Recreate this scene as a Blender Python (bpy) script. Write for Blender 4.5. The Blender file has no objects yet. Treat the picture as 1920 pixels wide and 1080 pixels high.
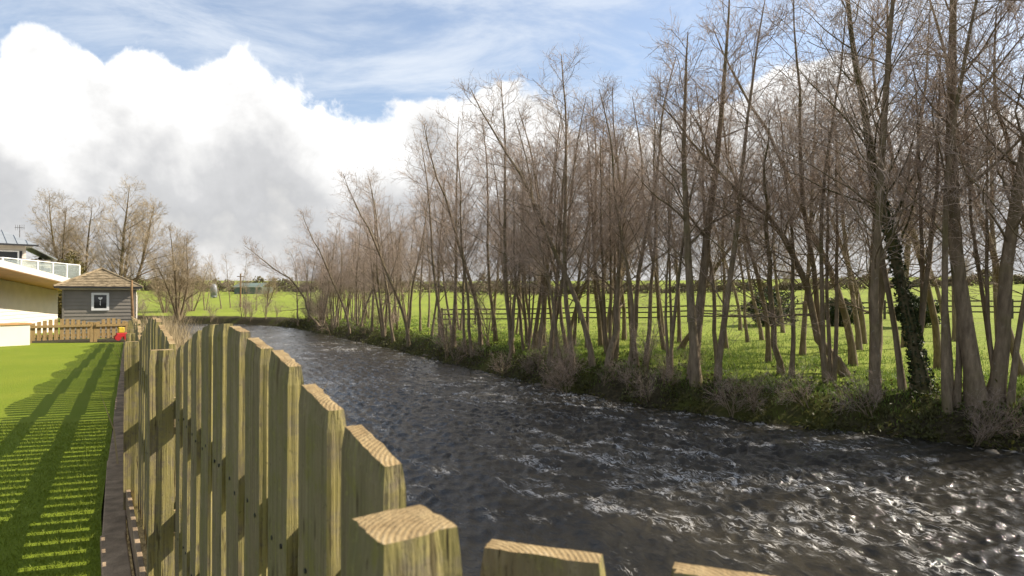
import bpy, math, random
import numpy as np
from mathutils import Vector, Matrix
R = math.radians
scene = bpy.context.scene
col = scene.collection
# ------------------------------------------------------------------ camera
FPX, HZ, CAMZ = 1150.0, 553.0, 1.25          # focal length in photo px, horizon row, eye height
cam_d = bpy.data.cameras.new('camera'); cam = bpy.data.objects.new('camera', cam_d); col.objects.link(cam)
cam_d.sensor_width = 36; cam_d.lens = 36*FPX/1920
cam.location = (0, 0, CAMZ); cam.rotation_euler = (R(90)+math.atan((HZ-540)/FPX), 0, 0)
cam_d.clip_start = 0.05; cam_d.clip_end = 3000
cam_d.dof.use_dof = True; cam_d.dof.focus_distance = 3.5; cam_d.dof.aperture_fstop = 9
scene.camera = cam
# ------------------------------------------------------------------ light, sky
SUN_AZ, SUN_EL = R(73), R(38)                # azimuth to the right of the view direction
SD = Vector((math.sin(SUN_AZ)*math.cos(SUN_EL), math.cos(SUN_AZ)*math.cos(SUN_EL), math.sin(SUN_EL)))
sun_d = bpy.data.lights.new('sun', 'SUN'); sun = bpy.data.objects.new('sun', sun_d); col.objects.link(sun)
sun_d.energy = 4.6; sun_d.angle = R(0.53); sun_d.color = (1, .90, .76)
sun.rotation_euler = SD.to_track_quat('Z', 'Y').to_euler(); sun.location = (20, 10, 30)
vs = scene.view_settings
vs.view_transform = 'Standard'; vs.look = 'None'; vs.gamma = 1; vs.use_curve_mapping = False; vs.exposure = 0.95
world = bpy.data.worlds.new('World'); scene.world = world; world.use_nodes = True
WT = world.node_tree; WT.nodes.clear()

class G:
    """tiny node-tree helper"""
    def __init__(s, tree): s.t = tree
    def n(s, typ, **kw):
        nd = s.t.nodes.new(typ)
        for k, v in kw.items(): setattr(nd, k, v)
        return nd
    def link(s, a, b): s.t.links.new(a, b)
    def put(s, sock, v):
        if isinstance(v, bpy.types.NodeSocket): s.link(v, sock)
        else: sock.default_value = v
    def math(s, op, a, b=0.0, c=0.0, clamp=False):
        nd = s.n('ShaderNodeMath', operation=op, use_clamp=clamp)
        for i, v in enumerate((a, b, c)): s.put(nd.inputs[i], v)
        return nd.outputs[0]
    def vmath(s, op, a, b=(0, 0, 0)):
        nd = s.n('ShaderNodeVectorMath', operation=op); s.put(nd.inputs[0], a); s.put(nd.inputs[1], b); return nd.outputs[0]
    def noise(s, vec, scale, detail=4, rough=.55, dist=0, w=None):
        nd = s.n('ShaderNodeTexNoise'); s.link(vec, nd.inputs['Vector'])
        nd.inputs['Scale'].default_value = scale; nd.inputs['Detail'].default_value = detail
        nd.inputs['Roughness'].default_value = rough; nd.inputs['Distortion'].default_value = dist
        return nd.outputs['Fac']
    def ramp(s, fac, stops, interp='LINEAR'):
        nd = s.n('ShaderNodeValToRGB'); cr = nd.color_ramp; cr.interpolation = interp
        while len(cr.elements) < len(stops): cr.elements.new(.5)
        for e, (p, c) in zip(cr.elements, stops):
            e.position = p; e.color = (c, c, c, 1) if isinstance(c, (int, float)) else (*c, 1)
        s.put(nd.inputs[0], fac); return nd.outputs[0]
    def mix(s, fac, a, b):
        nd = s.n('ShaderNodeMix', data_type='RGBA'); s.put(nd.inputs[0], fac)
        s.put(nd.inputs[6], a if isinstance(a, bpy.types.NodeSocket) else (*a, 1)); s.put(nd.inputs[7], b if isinstance(b, bpy.types.NodeSocket) else (*b, 1))
        return nd.outputs[2]
    def maprange(s, v, a, b, c=0, d=1, smooth=True):
        nd = s.n('ShaderNodeMapRange'); nd.interpolation_type = 'SMOOTHSTEP' if smooth else 'LINEAR'
        s.put(nd.inputs[0], v)
        for i, k in enumerate((a, b, c, d)): s.put(nd.inputs[i+1], k)
        return nd.outputs[0]

def build_sky():
    g = G(WT)
    sky = g.n('ShaderNodeTexSky', sky_type='NISHITA'); sky.sun_disc = False
    sky.sun_elevation = SUN_EL; sky.sun_rotation = SUN_AZ; sky.air_density = 1.0; sky.dust_density = 1.2; sky.ozone_density = 1.5
    tc = g.n('ShaderNodeTexCoord').outputs['Generated']
    sp = g.n('ShaderNodeSeparateXYZ'); g.link(tc, sp.inputs[0])
    az = g.math('ARCTAN2', sp.outputs[0], sp.outputs[1])
    el = g.math('MULTIPLY', g.math('ARCSINE', sp.outputs[2]), 180/math.pi)      # degrees
    azn = g.math('ADD', g.math('DIVIDE', az, 2*math.pi), .5)
    fc = g.n('ShaderNodeFloatCurve'); g.link(azn, fc.inputs['Value'])
    prof = [(-180, 15), (-150, 19), (-120, 14), (-95, 20), (-70, 15), (-52, 19), (-44, 13.5), (-40, 15.5), (-37, 18.6), (-34, 18.0), (-31.5, 21.4), (-29.5, 21.2), (-27.4, 19.7), (-25.6, 20.9),
            (-23.2, 20.7), (-20.8, 18.9), (-18.0, 17.9), (-13.2, 16.6), (-9, 17.6), (-5.5, 19.0), (-1, 18.5), (4, 16.5), (12, 15.0), (18, 16), (23, 18.6), (27.2, 19.6), (31, 16), (36, 13.5), (45, 15), (60, 19), (80, 15), (105, 20), (135, 14), (160, 18), (180, 15)]
    cm = fc.mapping; c = cm.curves[0]
    pts = [((a/360)+.5, e/30) for a, e in prof]
    c.points[0].location = pts[0]; c.points[-1].location = pts[-1]
    for p in pts[1:-1]: c.points.new(*p)
    cm.update()
    top = g.math('MULTIPLY', fc.outputs[0], 30)
    n1 = g.noise(tc, 9, 9, .58, .3)
    n2 = g.noise(tc, 30, 5, .6)
    n0 = g.noise(tc, 4.2, 3, .5)
    edge = g.math('ADD', g.math('ADD', g.math('MULTIPLY', g.math('SUBTRACT', n1, .5), 8.5), g.math('MULTIPLY', g.math('SUBTRACT', n0, .5), 7)), g.math('MULTIPLY', g.math('SUBTRACT', n2, .5), 1.6))
    depth = g.math('ADD', g.math('SUBTRACT', top, el), edge)                     # degrees below the cloud's top
    mask = g.maprange(depth, -.2, .9)
    # light and shade inside the cloud: lumps lit from the sun's side
    off = g.vmath('ADD', tc, tuple(SD*.055))
    lump = g.math('SUBTRACT', g.noise(tc, 6.5, 6, .55, .2), g.noise(off, 6.5, 6, .55, .2))
    fine = g.noise(tc, 4, 4, .5, .3)
    t = g.math('DIVIDE', depth, g.math('MAXIMUM', top, 1))
    t2 = g.math('ADD', g.math('ADD', t, g.math('MULTIPLY', lump, -1.2)), g.math('MULTIPLY', g.math('SUBTRACT', fine, .5), .7))
    shade = g.ramp(t2, [(0, (.66, .655, .65)), (.16, (.60, .597, .593)), (.36, (.48, .478, .475)), (.56, (.365, .367, .373)), (.72, (.325, .328, .335)), (.86, (.38, .378, .375)), (1, (.46, .455, .45))])
    # thin high cloud over the blue
    st = g.n('ShaderNodeMapping'); st.inputs['Scale'].default_value = (1.2, 3.2, 5); st.inputs['Rotation'].default_value = (0, .5, .6); g.link(tc, st.inputs[0])
    cir = g.maprange(g.noise(st.outputs[0], 2.2, 7, .62, .6), .36, .72, .15, .8)
    skyc = g.vmath('SCALE', sky.outputs[0]); skyc.node.inputs['Scale'].default_value = .095
    blue = g.mix(cir, skyc, (.47, .50, .54))
    cl = g.vmath('SCALE', shade); cl.node.inputs['Scale'].default_value = 1.0
    out = g.mix(mask, blue, cl)
    bg = g.n('ShaderNodeBackground'); g.link(out, bg.inputs['Color']); bg.inputs['Strength'].default_value = 1.0
    wo = g.n('ShaderNodeOutputWorld'); g.link(bg.outputs[0], wo.inputs[0])
build_sky()

# ------------------------------------------------------------------ helpers
rs = np.random.RandomState(7)
random.seed(7)
def px(x, y, Y):                       # photo pixel at depth Y -> world point
    return Vector(((x-960)/FPX*Y, Y, CAMZ+(HZ-y)/FPX*Y))
def tag(o, label=None, cat=None, group=None, kind=None):
    for k, v in (('label', label), ('category', cat), ('group', group), ('kind', kind)):
        if v: o[k] = v
    return o
def link(name, me, mat=None, parent=None):
    o = bpy.data.objects.new(name, me); col.objects.link(o)
    if mat and me and not me.materials: me.materials.append(mat)
    if parent: o.parent = parent
    return o
def empty(name, loc=(0, 0, 0), rz=0):
    o = bpy.data.objects.new(name, None); col.objects.link(o); o.location = loc; o.rotation_euler = (0, 0, rz); o.empty_display_size = .2; return o
def np_mesh(name, V, F, smooth=False, mat=None):
    """V (n,3), F list of (m,k) index arrays"""
    me = bpy.data.meshes.new(name); V = np.asarray(V, dtype=np.float32)
    if not isinstance(F, (list, tuple)): F = [F]
    F = [np.asarray(f, dtype=np.int32) for f in F if len(f)]
    me.vertices.add(len(V)); me.vertices.foreach_set('co', V.ravel())
    nl = sum(f.size for f in F); npoly = sum(len(f) for f in F)
    me.loops.add(nl); me.polygons.add(npoly)
    me.loops.foreach_set('vertex_index', np.concatenate([f.ravel() for f in F]))
    tot = np.concatenate([np.full(len(f), f.shape[1], np.int32) for f in F])
    st = np.concatenate([[0], np.cumsum(tot)[:-1]]).astype(np.int32)
    me.polygons.foreach_set('loop_start', st); me.polygons.foreach_set('loop_total', tot)
    me.polygons.foreach_set('use_smooth', np.full(npoly, smooth, dtype=bool))
    me.update(calc_edges=True); me.validate()
    if mat: me.materials.append(mat)
    return me
class MB:
    """collects boxes / prisms into one mesh"""
    def __init__(s): s.V = []; s.F = []
    def add(s, vs, fs):
        b = len(s.V); s.V += [tuple(v) for v in vs]; s.F += [tuple(i+b for i in f) for f in fs]; return s
    def box(s, a, b, M=None):
        vs = [Vector((x, y, z)) for z in (a[2], b[2]) for y in (a[1], b[1]) for x in (a[0], b[0])]
        if M: vs = [M @ v for v in vs]
        return s.add(vs, [(0, 2, 3, 1), (4, 5, 7, 6), (0, 1, 5, 4), (2, 6, 7, 3), (0, 4, 6, 2), (1, 3, 7, 5)])
    def prism(s, poly, ext):           # poly list of 3D points, ext vector
        n = len(poly); e = Vector(ext); P = [Vector(p) for p in poly]
        nrm = (P[1]-P[0]).cross(P[2]-P[0])
        if nrm.dot(e) > 0: P = P[::-1]
        vs = P+[p+e for p in P]
        return s.add(vs, [tuple(range(n)), tuple(range(2*n-1, n-1, -1))]+[(i, i+n, (i+1) % n+n, (i+1) % n) for i in range(n)])
    def tube(s, pts, rad, n=6):
        pts = [Vector(p) for p in pts]; rings = []
        for i, p in enumerate(pts):
            d = (pts[min(i+1, len(pts)-1)]-pts[max(i-1, 0)]).normalized()
            u = d.cross(Vector((.3, .9, .2))).normalized(); v = d.cross(u)
            r = rad[i] if isinstance(rad, (list, tuple)) else rad
            rings.append([p+(u*math.cos(2*math.pi*k/n)+v*math.sin(2*math.pi*k/n))*r for k in range(n)])
        vs = [q for r in rings for q in r]; m = len(pts)
        fs = [(i*n+k, i*n+(k+1) % n, (i+1)*n+(k+1) % n, (i+1)*n+k) for i in range(m-1) for k in range(n)]
        return s.add(vs, fs+[tuple(range(n-1, -1, -1)), tuple(range((m-1)*n, m*n))])
    def build(s, name, mat=None, parent=None, smooth=False, bevel=0):
        me = bpy.data.meshes.new(name); me.from_pydata(s.V, [], s.F); me.update()
        if smooth: me.polygons.foreach_set('use_smooth', [True]*len(me.polygons))
        o = link(name, me, mat, parent)
        if bevel:
            m = o.modifiers.new('bevel', 'BEVEL'); m.width = bevel; m.segments = 2; m.limit_method = 'ANGLE'
        return o

# ------------------------------------------------------------------ materials
def mat(name, rough=.8, spec=.3):
    m = bpy.data.materials.new(name); m.use_nodes = True; g = G(m.node_tree)
    b = m.node_tree.nodes['Principled BSDF']; b.inputs['Roughness'].default_value = rough; b.inputs['Specular IOR Level'].default_value = spec
    g.b = b; g.tc = g.n('ShaderNodeTexCoord'); g.m = m
    return m, g
def bump(g, h, strength, dist, base=None):
    b = g.n('ShaderNodeBump'); b.inputs['Strength'].default_value = strength; b.inputs['Distance'].default_value = dist
    g.link(h, b.inputs['Height'])
    if base: g.link(base, b.inputs['Normal'])
    g.link(b.outputs[0], g.b.inputs['Normal']); return b.outputs[0]
def mapping(g, vec, scale=(1, 1, 1), rot=(0, 0, 0)):
    m = g.n('ShaderNodeMapping'); m.inputs['Scale'].default_value = scale; m.inputs['Rotation'].default_value = rot; g.link(vec, m.inputs[0]); return m.outputs[0]
def plain(name, c, rough=.7, spec=.3, var=.12, scale=6, bmp=0):
    m, g = mat(name, rough, spec); n = g.noise(g.tc.outputs['Object'], scale, 5)
    lo = tuple(x*(1-var*1.6) for x in c); hi = tuple(min(1, x*(1+var)) for x in c)
    g.link(g.ramp(n, [(.25, lo), (.75, hi)]), g.b.inputs['Base Color'])
    if bmp: bump(g, g.noise(g.tc.outputs['Object'], scale*8, 4), .5, bmp)
    return m
def fence_wood(name, old=1.0, mossy=1.0, fresh=False):
    m, g = mat(name, .85, .15)
    oi = g.n('ShaderNodeObjectInfo')
    sh = g.vmath('ADD', g.tc.outputs['Object'], g.vmath('SCALE', oi.outputs['Location'])); sh.node.inputs[0]
    rnd = g.n('ShaderNodeCombineXYZ'); g.link(g.math('MULTIPLY', oi.outputs['Random'], 37.), rnd.inputs[0]); g.link(g.math('MULTIPLY', oi.outputs['Random'], 11.), rnd.inputs[2])
    p = g.vmath('ADD', g.tc.outputs['Object'], rnd.outputs[0])
    grain = g.noise(mapping(g, p, (95, 95, 2.2)), 1, 5, .6, .4)            # vertical fibres
    fgrain = g.noise(mapping(g, p, (330, 330, 5)), 1, 4, .65, .3)
    broad = g.noise(mapping(g, p, (14, 14, 1.1)), 1, 4, .55)
    spots = g.noise(p, 26, 5, .65)
    if fresh: stops = [(.25, (.20, .12, .045)), (.5, (.34, .22, .09)), (.8, (.46, .33, .16))]
    else: stops = [(.22, (.095, .075, .045)), (.5, (.21, .17, .105)), (.78, (.33, .28, .18))]
    c = g.ramp(grain, stops)
    c = g.mix(g.maprange(broad, .3, .75, 0, .55), c, (.20, .175, .11) if not fresh else (.36, .25, .12))
    # green algae, thick on faces turned away from the weather
    if mossy:
        alg = g.maprange(g.math('ADD', broad, g.math('MULTIPLY', g.math('SUBTRACT', spots, .5), .8)), .38, .72, 0, .6*mossy)
        c = g.mix(alg, c, (.16, .15, .065))
        ms = g.maprange(g.math('ADD', spots, g.math('MULTIPLY', g.math('SUBTRACT', grain, .5), .9)), .54, .72, 0, .8*mossy)
        c = g.mix(ms, c, (.20, .18, .06))
        sn = g.n('ShaderNodeSeparateXYZ'); g.link(g.tc.outputs['Normal'], sn.inputs[0])        # rough sawn edges hold more lichen
        ed = g.math('MULTIPLY', g.maprange(g.math('ABSOLUTE', sn.outputs[0]), .6, .9), g.maprange(g.math('ADD', spots, g.math('MULTIPLY', grain, .6)), .62, .86, 0, .7))
        c = g.mix(ed, c, (.31, .26, .09))
    c = g.mix(g.maprange(fgrain, .42, .30, 0, .75), c, (.05, .04, .022))
    c = g.mix(g.maprange(fgrain, .58, .72, 0, .4), c, (.36, .31, .20))
    if mossy: c = g.mix(g.maprange(g.noise(p, 75, 4, .7), .56, .68, 0, .55), c, (.27, .25, .10))
    c = g.mix(g.maprange(g.noise(p, 120, 3, .6), .62, .72, 0, .5), c, (.07, .055, .03))
    c = g.mix(g.maprange(g.noise(mapping(g, p, (170, 170, 1.3)), 1, 2, .5), .68, .73, 0, .9), c, (.03, .024, .014))
    kn = g.n('ShaderNodeTexVoronoi'); g.link(mapping(g, p, (7, 7, 2.6)), kn.inputs['Vector']); kn.inputs['Scale'].default_value = 1
    c = g.mix(g.maprange(kn.outputs['Distance'], .13, .05, 0, .75), c, (.075, .05, .025))
    dark = g.maprange(g.noise(mapping(g, p, (60, 60, 9)), 1, 3, .5), .64, .74, 0, .75)
    c = g.mix(dark, c, (.045, .033, .018))
    # weathered top end grain
    geo = g.n('ShaderNodeNewGeometry'); sx = g.n('ShaderNodeSeparateXYZ'); g.link(geo.outputs['True Normal'], sx.inputs[0])
    up = g.maprange(sx.outputs[2], .55, .8)
    rings = g.n('ShaderNodeTexWave', wave_type='RINGS', rings_direction='Z'); g.link(g.vmath('ADD', g.tc.outputs['Object'], (.06, .045, 0)), rings.inputs[0])
    rings.inputs['Scale'].default_value = 60; rings.inputs['Distortion'].default_value = .5; rings.inputs['Detail'].default_value = 3; rings.inputs['Detail Scale'].default_value = 6
    topc = g.ramp(g.math('ADD', g.math('MULTIPLY', rings.outputs['Fac'], .10), g.math('ADD', g.math('MULTIPLY', spots, .5), g.math('MULTIPLY', broad, .28))), [(.30, (.17, .11, .045)), (.5, (.36, .26, .13)), (.72, (.56, .46, .31))])
    c = g.mix(g.math('MULTIPLY', up, .9), c, topc)
    g.link(c, g.b.inputs['Base Color'])
    hh = g.mix(up, grain, g.math('ADD', g.math('MULTIPLY', rings.outputs['Fac'], .12), spots))
    b0 = bump(g, fgrain, .7, .003)
    b1 = bump(g, hh, .8, .005, b0)
    bump(g, spots, .5, .003, b1)
    return m
M = {}
M['fence'] = fence_wood('weathered_mossy_timber')
M['fence_fresh'] = fence_wood('pale_timber', mossy=.25, fresh=True)
M['sleeper'] = plain('old_sleeper_timber', (.30, .22, .14), .9, .1, .35, 9, .01)
M['white'] = plain('white_painted_boards', (.68, .61, .52), .6, .3, .07, 2)
M['render'] = plain('cream_render', (.74, .68, .57), .85, .1, .06, 1.5)
M['grey_paint'] = plain('grey_painted_boards', (.235, .21, .175), .65, .3, .1, 2)
M['frame'] = plain('white_frame_paint', (.8, .79, .77), .4, .4, .03)
M['zinc'] = plain('zinc_roof', (.27, .29, .30), .45, .5, .12, 1.2)
M['dark'] = plain('dark_trim', (.03, .03, .032), .5, .4, .1)
M['soffit'] = plain('timber_soffit', (.48, .27, .11), .6, .3, .12, 3)
M['shingle'] = plain('cedar_shingles', (.29, .23, .145), .9, .1, .4, 7, .01)
M['stone'] = plain('stones', (.15, .13, .10), .9, .2, .4, 5, .02)
M['brickred'] = plain('red_brown_stone', (.26, .14, .085), .9, .2, .35, 5, .02)
M['pole'] = plain('pole_timber', (.24, .15, .075), .85, .15, .25, 12, .004)
M['red'] = plain('red_plastic', (.5, .03, .03), .4, .5, .08)
M['yellow'] = plain('yellow_plastic', (.7, .5, .04), .4, .5, .08)
M['barn'] = plain('green_sheeting', (.13, .17, .14), .6, .3, .15, .3)
M['silo'] = plain('galvanised_steel', (.24, .25, .27), .45, .5, .12, .8)
M['rail_old'] = plain('field_fence_timber', (.10, .085, .065), .9, .1, .25, 6)
def glass_mat(name, c, alpha):
    m, g = mat(name, .05, .5); g.b.inputs['Base Color'].default_value = (*c, 1)
    if alpha < 1: g.b.inputs['Transmission Weight'].default_value = 1-alpha
    return m
M['pane'] = glass_mat('window_glass', (.02, .022, .025), 1)
M['balglass'] = glass_mat('balustrade_glass', (.72, .8, .76), .15)
def bark_mat(name, c1, c2, moss):
    m, g = mat(name, .9, .12); o = g.tc.outputs['Object']
    n = g.noise(mapping(g, o, (14, 14, 3)), 1, 6, .65); b = g.noise(o, 1.6, 4)
    c = g.ramp(n, [(.28, c1), (.72, c2)])
    if moss: c = g.mix(g.maprange(b, .45, .7, 0, moss), c, (.115, .11, .035))
    lich = g.maprange(g.noise(o, 11, 4, .6), .62, .70, 0, .5)
    c = g.mix(lich, c, (.30, .28, .22))
    g.link(c, g.b.inputs['Base Color']); bump(g, n, .8, .02)
    return m
M['bark'] = bark_mat('alder_bark', (.095, .072, .048), (.30, .235, .155), .5)
M['bark_pale'] = bark_mat('broad_tree_bark', (.10, .075, .045), (.25, .19, .115), .5)  # bark colour of the spreading trees
M['ivy_bark'] = bark_mat('mossy_bark', (.05, .045, .025), (.15, .13, .07), .9)
def twig_mat(name, a, b):
    m, g = mat(name, .75, .25); oi = g.n('ShaderNodeObjectInfo')
    n = g.noise(g.tc.outputs['Object'], 1.3, 3)
    g.link(g.mix(g.math('MULTIPLY', g.math('ADD', n, oi.outputs['Random']), .5), a, b), g.b.inputs['Base Color']); return m
M['twig'] = twig_mat('alder_twigs', (.30, .225, .17), (.44, .35, .28))
M['twig_gold'] = twig_mat('golden_twigs', (.29, .22, .13), (.42, .34, .22))
def leaf_mat(name, a, b, tr=.35, sc=.9):
    m, g = mat(name, .55, .3); n = g.noise(g.tc.outputs['Object'], sc, 4); n2 = g.noise(g.tc.outputs['Object'], 17, 2)
    c = g.mix(g.math('ADD', g.math('MULTIPLY', n, .6), g.math('MULTIPLY', n2, .4)), a, b); g.link(c, g.b.inputs['Base Color'])
    t = g.n('ShaderNodeBsdfTranslucent'); g.link(c, t.inputs[0]); mx = g.n('ShaderNodeMixShader'); mx.inputs[0].default_value = tr
    out = m.node_tree.nodes['Material Output']; g.link(g.b.outputs[0], mx.inputs[1]); g.link(t.outputs[0], mx.inputs[2]); g.link(mx.outputs[0], out.inputs[0]); return m
M['blade'] = leaf_mat('lawn_blades', (.12, .17, .012), (.23, .27, .03))
M['meadow_blade'] = leaf_mat('meadow_blades', (.10, .17, .025), (.22, .29, .06))
M['bank_leaf'] = leaf_mat('bank_leaves', (.03, .04, .012), (.13, .12, .03))
M['evergreen'] = leaf_mat('evergreen_leaves', (.018, .032, .010), (.06, .075, .025), .15)
M['golden_leaf'] = leaf_mat('golden_conifer', (.10, .085, .02), (.19, .155, .05), .2)
M['straw'] = leaf_mat('straw_grass', (.33, .25, .13), (.50, .40, .24), .3)
M['hedge'] = leaf_mat('hedge_leaves', (.10, .09, .045), (.22, .18, .10), .2)

# ------------------------------------------------------------------ river and ground
def spline(P, n):
    P = np.array(P, float); P = np.vstack([2*P[0]-P[1], P, 2*P[-1]-P[-2]]); out = []
    m = len(P)-3
    for u in np.linspace(0, m-1e-6, n):
        i = int(u); t = u-i; a, b, c, d = P[i:i+4]
        out.append(.5*((2*b)+(-a+c)*t+(2*a-5*b+4*c-d)*t*t+(-a+3*b-3*c+d)*t**3))
    return np.array(out)
FAR = [(24, 2), (16, 7.3), (9.6, 11.6), (3.4, 16.3), (-1.2, 23.5), (-8, 35.6), (-17.6, 51.5), (-23, 58.5), (-32, 63.5), (-48, 67), (-80, 69)]
NEAR = [(9, -8), (5, -2.5), (2.6, .7), (.9, 1.75), (-.6, 3.7), (-4.0, 9.3), (-13, 24.5), (-26.5, 48), (-34, 55), (-49, 59), (-80, 61)]
WATER = -1.75
NB = 420
FB = spline(FAR, NB); NBK = spline(NEAR, NB)
def smooth(t): t = np.clip(t, 0, 1); return t*t*(3-2*t)
_k = [(rs.uniform(-1, 1, 2), rs.uniform(0, 6.28)) for _ in range(24)]
def wob(x, y, scale, k0=0, n=6):
    s = 0
    for i in range(n):
        d, ph = _k[(k0+i) % 24]; s = s+np.sin((x*d[0]+y*d[1])*scale*(1+.37*i)+ph)
    return s/n
def seg_dist(P, L):
    best = np.full(len(P), 1e9)
    A = L[:-1:2]; B = np.vstack([L[2::2], L[-1:]])[:len(A)]
    for a, b in zip(A, B):
        ab = b-a; t = np.clip(((P-a)@ab)/(ab@ab+1e-9), 0, 1); q = P-a-t[:, None]*ab; best = np.minimum(best, np.hypot(q[:, 0], q[:, 1]))
    return best
poly = np.vstack([FB[::3], NBK[::-3]])
def inside(P):
    x, y = P[:, 0], P[:, 1]; r = np.zeros(len(P), bool); j = len(poly)-1
    for i in range(len(poly)):
        xi, yi = poly[i]; xj, yj = poly[j]
        if yi != yj: r ^= ((yi > y) != (yj > y)) & (x < (xj-xi)*(y-yi)/(yj-yi)+xi)
        j = i
    return r
def garden_h(x, y):
    y = np.maximum(y, 0); return -.0105*np.minimum(y, 21)-.30*smooth((y-20.5)/5.5)-.25*smooth((y-27)/9)
def ground_h(P):
    P = np.asarray(P, float); x, y = P[:, 0], P[:, 1]
    df = seg_dist(P, FB); dn = seg_dist(P, NBK); ins = inside(P)
    far_side = df < dn
    w = wob(x, y, .9)*.10+wob(x, y, 2.6, 5)*.05
    hf = WATER-.12+.80*smooth(df/1.5+.0)+.16*smooth((df-1)/4)+w*smooth(df/1.5)+.027*np.maximum(df-8, 0)
    hf = np.where(df > 100, hf+.012*(df-100), hf)
    hf = hf-np.maximum(df-260, 0)*.020+6*smooth((df-150)/300)*(.6+.4*wob(x, y, .009, 3))*0.35
    hn = WATER-.12+(garden_h(x, y)-.05-WATER+.12)*smooth(dn/.75)
    h = np.where(far_side, hf, hn)
    d = np.minimum(df, dn)
    return np.where(ins, WATER-.12-.5*smooth(d/1.2), h)
def ground_at(x, y): return float(ground_h(np.array([[x, y]]))[0])
def ground_px(x, y, lo=8.0, hi=200.0):  # follow a photo pixel's ray to the ground
    Y = np.concatenate([np.arange(lo, 60, .1), np.arange(60, hi, .5)])
    P = np.stack([(x-960)/FPX*Y, Y], 1); rz = CAMZ+(HZ-y)/FPX*Y; g = ground_h(P)
    i = np.argmax(rz <= g); i = i if rz[i] <= g[i] else len(Y)-1
    return Vector((P[i, 0], P[i, 1], g[i]))
def axis(lo, a, b, hi, fine, growth=1.16):
    c = list(np.arange(a, b, fine)); s = fine
    while c[-1] < hi: s *= growth; c.append(c[-1]+s)
    s = fine
    while c[0] > lo: s *= growth; c.insert(0, c[0]-s)
    return np.array(c)
xs = axis(-900, -34, 26, 900, .32); ys = axis(-60, -3, 66, 1500, .32)
GX, GY = np.meshgrid(xs, ys); P = np.stack([GX.ravel(), GY.ravel()], 1); H = ground_h(P)
nx = len(xs); ii = (np.arange(len(ys)-1)[:, None]*nx+np.arange(nx-1)[None]).ravel()
quads = np.stack([ii, ii+1, ii+nx+1, ii+nx], 1)
def ground_mat():
    m, g = mat('meadow_and_bank', .95, .1); geo = g.n('ShaderNodeNewGeometry'); pos = geo.outputs['Position']
    at = g.n('ShaderNodeAttribute'); at.attribute_name = 'bank'
    n = g.noise(pos, .55, 6, .6); f = g.noise(pos, 9, 5, .65); big = g.noise(pos, .05, 4)
    grass = g.mix(g.maprange(f, .3, .7), (.12, .165, .02), (.24, .28, .05))
    grass = g.mix(g.maprange(n, .45, .75, 0, .6), grass, (.19, .18, .06))
    grass = g.mix(g.maprange(big, .35, .65, 0, .6), grass, (.24, .285, .04))
    earth = g.ramp(f, [(.25, (.018, .014, .009)), (.55, (.05, .042, .022)), (.8, (.11, .09, .055))])
    earth = g.mix(g.maprange(n, .48, .66, 0, .8), earth, (.07, .075, .015))
    k = g.maprange(g.math('ADD', at.outputs['Fac'], g.math('MULTIPLY', g.math('SUBTRACT', n, .5), .9)), .35, .65)
    g.link(g.mix(k, grass, earth), g.b.inputs['Base Color']); bump(g, f, .8, .06); return m
me = np_mesh('ground', np.column_stack([P, H]), quads, True, ground_mat())
dfar = seg_dist(P, FB); dnear = seg_dist(P, NBK)
bank = np.where(inside(P), 1, np.where(dfar < dnear, 1-smooth((dfar-1.5)/1.8), 1-smooth((dnear-2)/2)*(P[:, 1] > 24))).astype(np.float32)
a = me.attributes.new('bank', 'FLOAT', 'POINT'); a.data.foreach_set('value', bank)
tag(link('ground', me), kind='structure')
# river surface
def water_mat():
    m, g = mat('river_water', .07, .5); pos = g.n('ShaderNodeNewGeometry').outputs['Position']
    g.b.inputs['IOR'].default_value = 1.333
    fl = mapping(g, pos, (1, 1, 1), (0, 0, R(-33)))       # y along the flow
    fl2 = mapping(g, fl, (1.0, .45, 1))
    big = g.noise(fl2, .30, 3, .5); med = g.noise(fl2, 2.1, 6, .62, .8); fine = g.noise(fl2, 9, 6, .66, .6)
    rip = g.noise(fl2, 17, 3, .55, .5); fil = g.noise(fl2, 5.2, 6, .66, .9)
    thread = g.maprange(g.math('ABSOLUTE', g.math('SUBTRACT', fil, .5)), .045, .004, 0, .9)        # thin broken foam lines, their pale colour also painting in sparkle
    patch = g.maprange(g.math('ADD', med, g.math('MULTIPLY', g.math('SUBTRACT', big, .5), .5)), .49, .68)
    fleck = g.maprange(fine, .58, .70, 0, .8)
    fm = g.math('MULTIPLY', g.math('MAXIMUM', g.math('MULTIPLY', thread, g.math('ADD', .35, fine)), fleck), g.math('MULTIPLY', patch, .85), clamp=True)
    c = g.mix(g.maprange(big, .35, .7), (.016, .015, .012), (.034, .029, .019))
    g.link(g.mix(fm, c, (.66, .64, .60)), g.b.inputs['Base Color'])
    g.link(g.math('ADD', .05, g.math('MULTIPLY', fm, .45)), g.b.inputs['Roughness'])
    b1 = bump(g, med, .7, .09); b2 = bump(g, fine, .7, .028, b1); bump(g, rip, .7, .018, b2)
    return m
nu, nv = 1300, 270
u = np.interp(np.linspace(0, 1, nu), [0, .04, .72, .90, 1], [0, .10, .46, .72, 1]); idx = u*(NB-1)
def samp(L): i = np.minimum(idx.astype(int), NB-2); t = (idx-i)[:, None]; return L[i]*(1-t)+L[i+1]*t
A = samp(FB); B = samp(NBK); d = (B-A); ln = np.hypot(d[:, 0], d[:, 1])[:, None]; A = A-d/ln*1.0; B = B+d/ln*.9
v = np.linspace(0, 1, nv)
W = A[:, None]*(1-v)[None, :, None]+B[:, None]*v[None, :, None]; W = W.reshape(-1, 2)
c33, s33 = math.cos(R(33)), math.sin(R(33)); ax = W[:, 0]*c33+W[:, 1]*s33; al = -W[:, 0]*s33+W[:, 1]*c33
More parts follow.
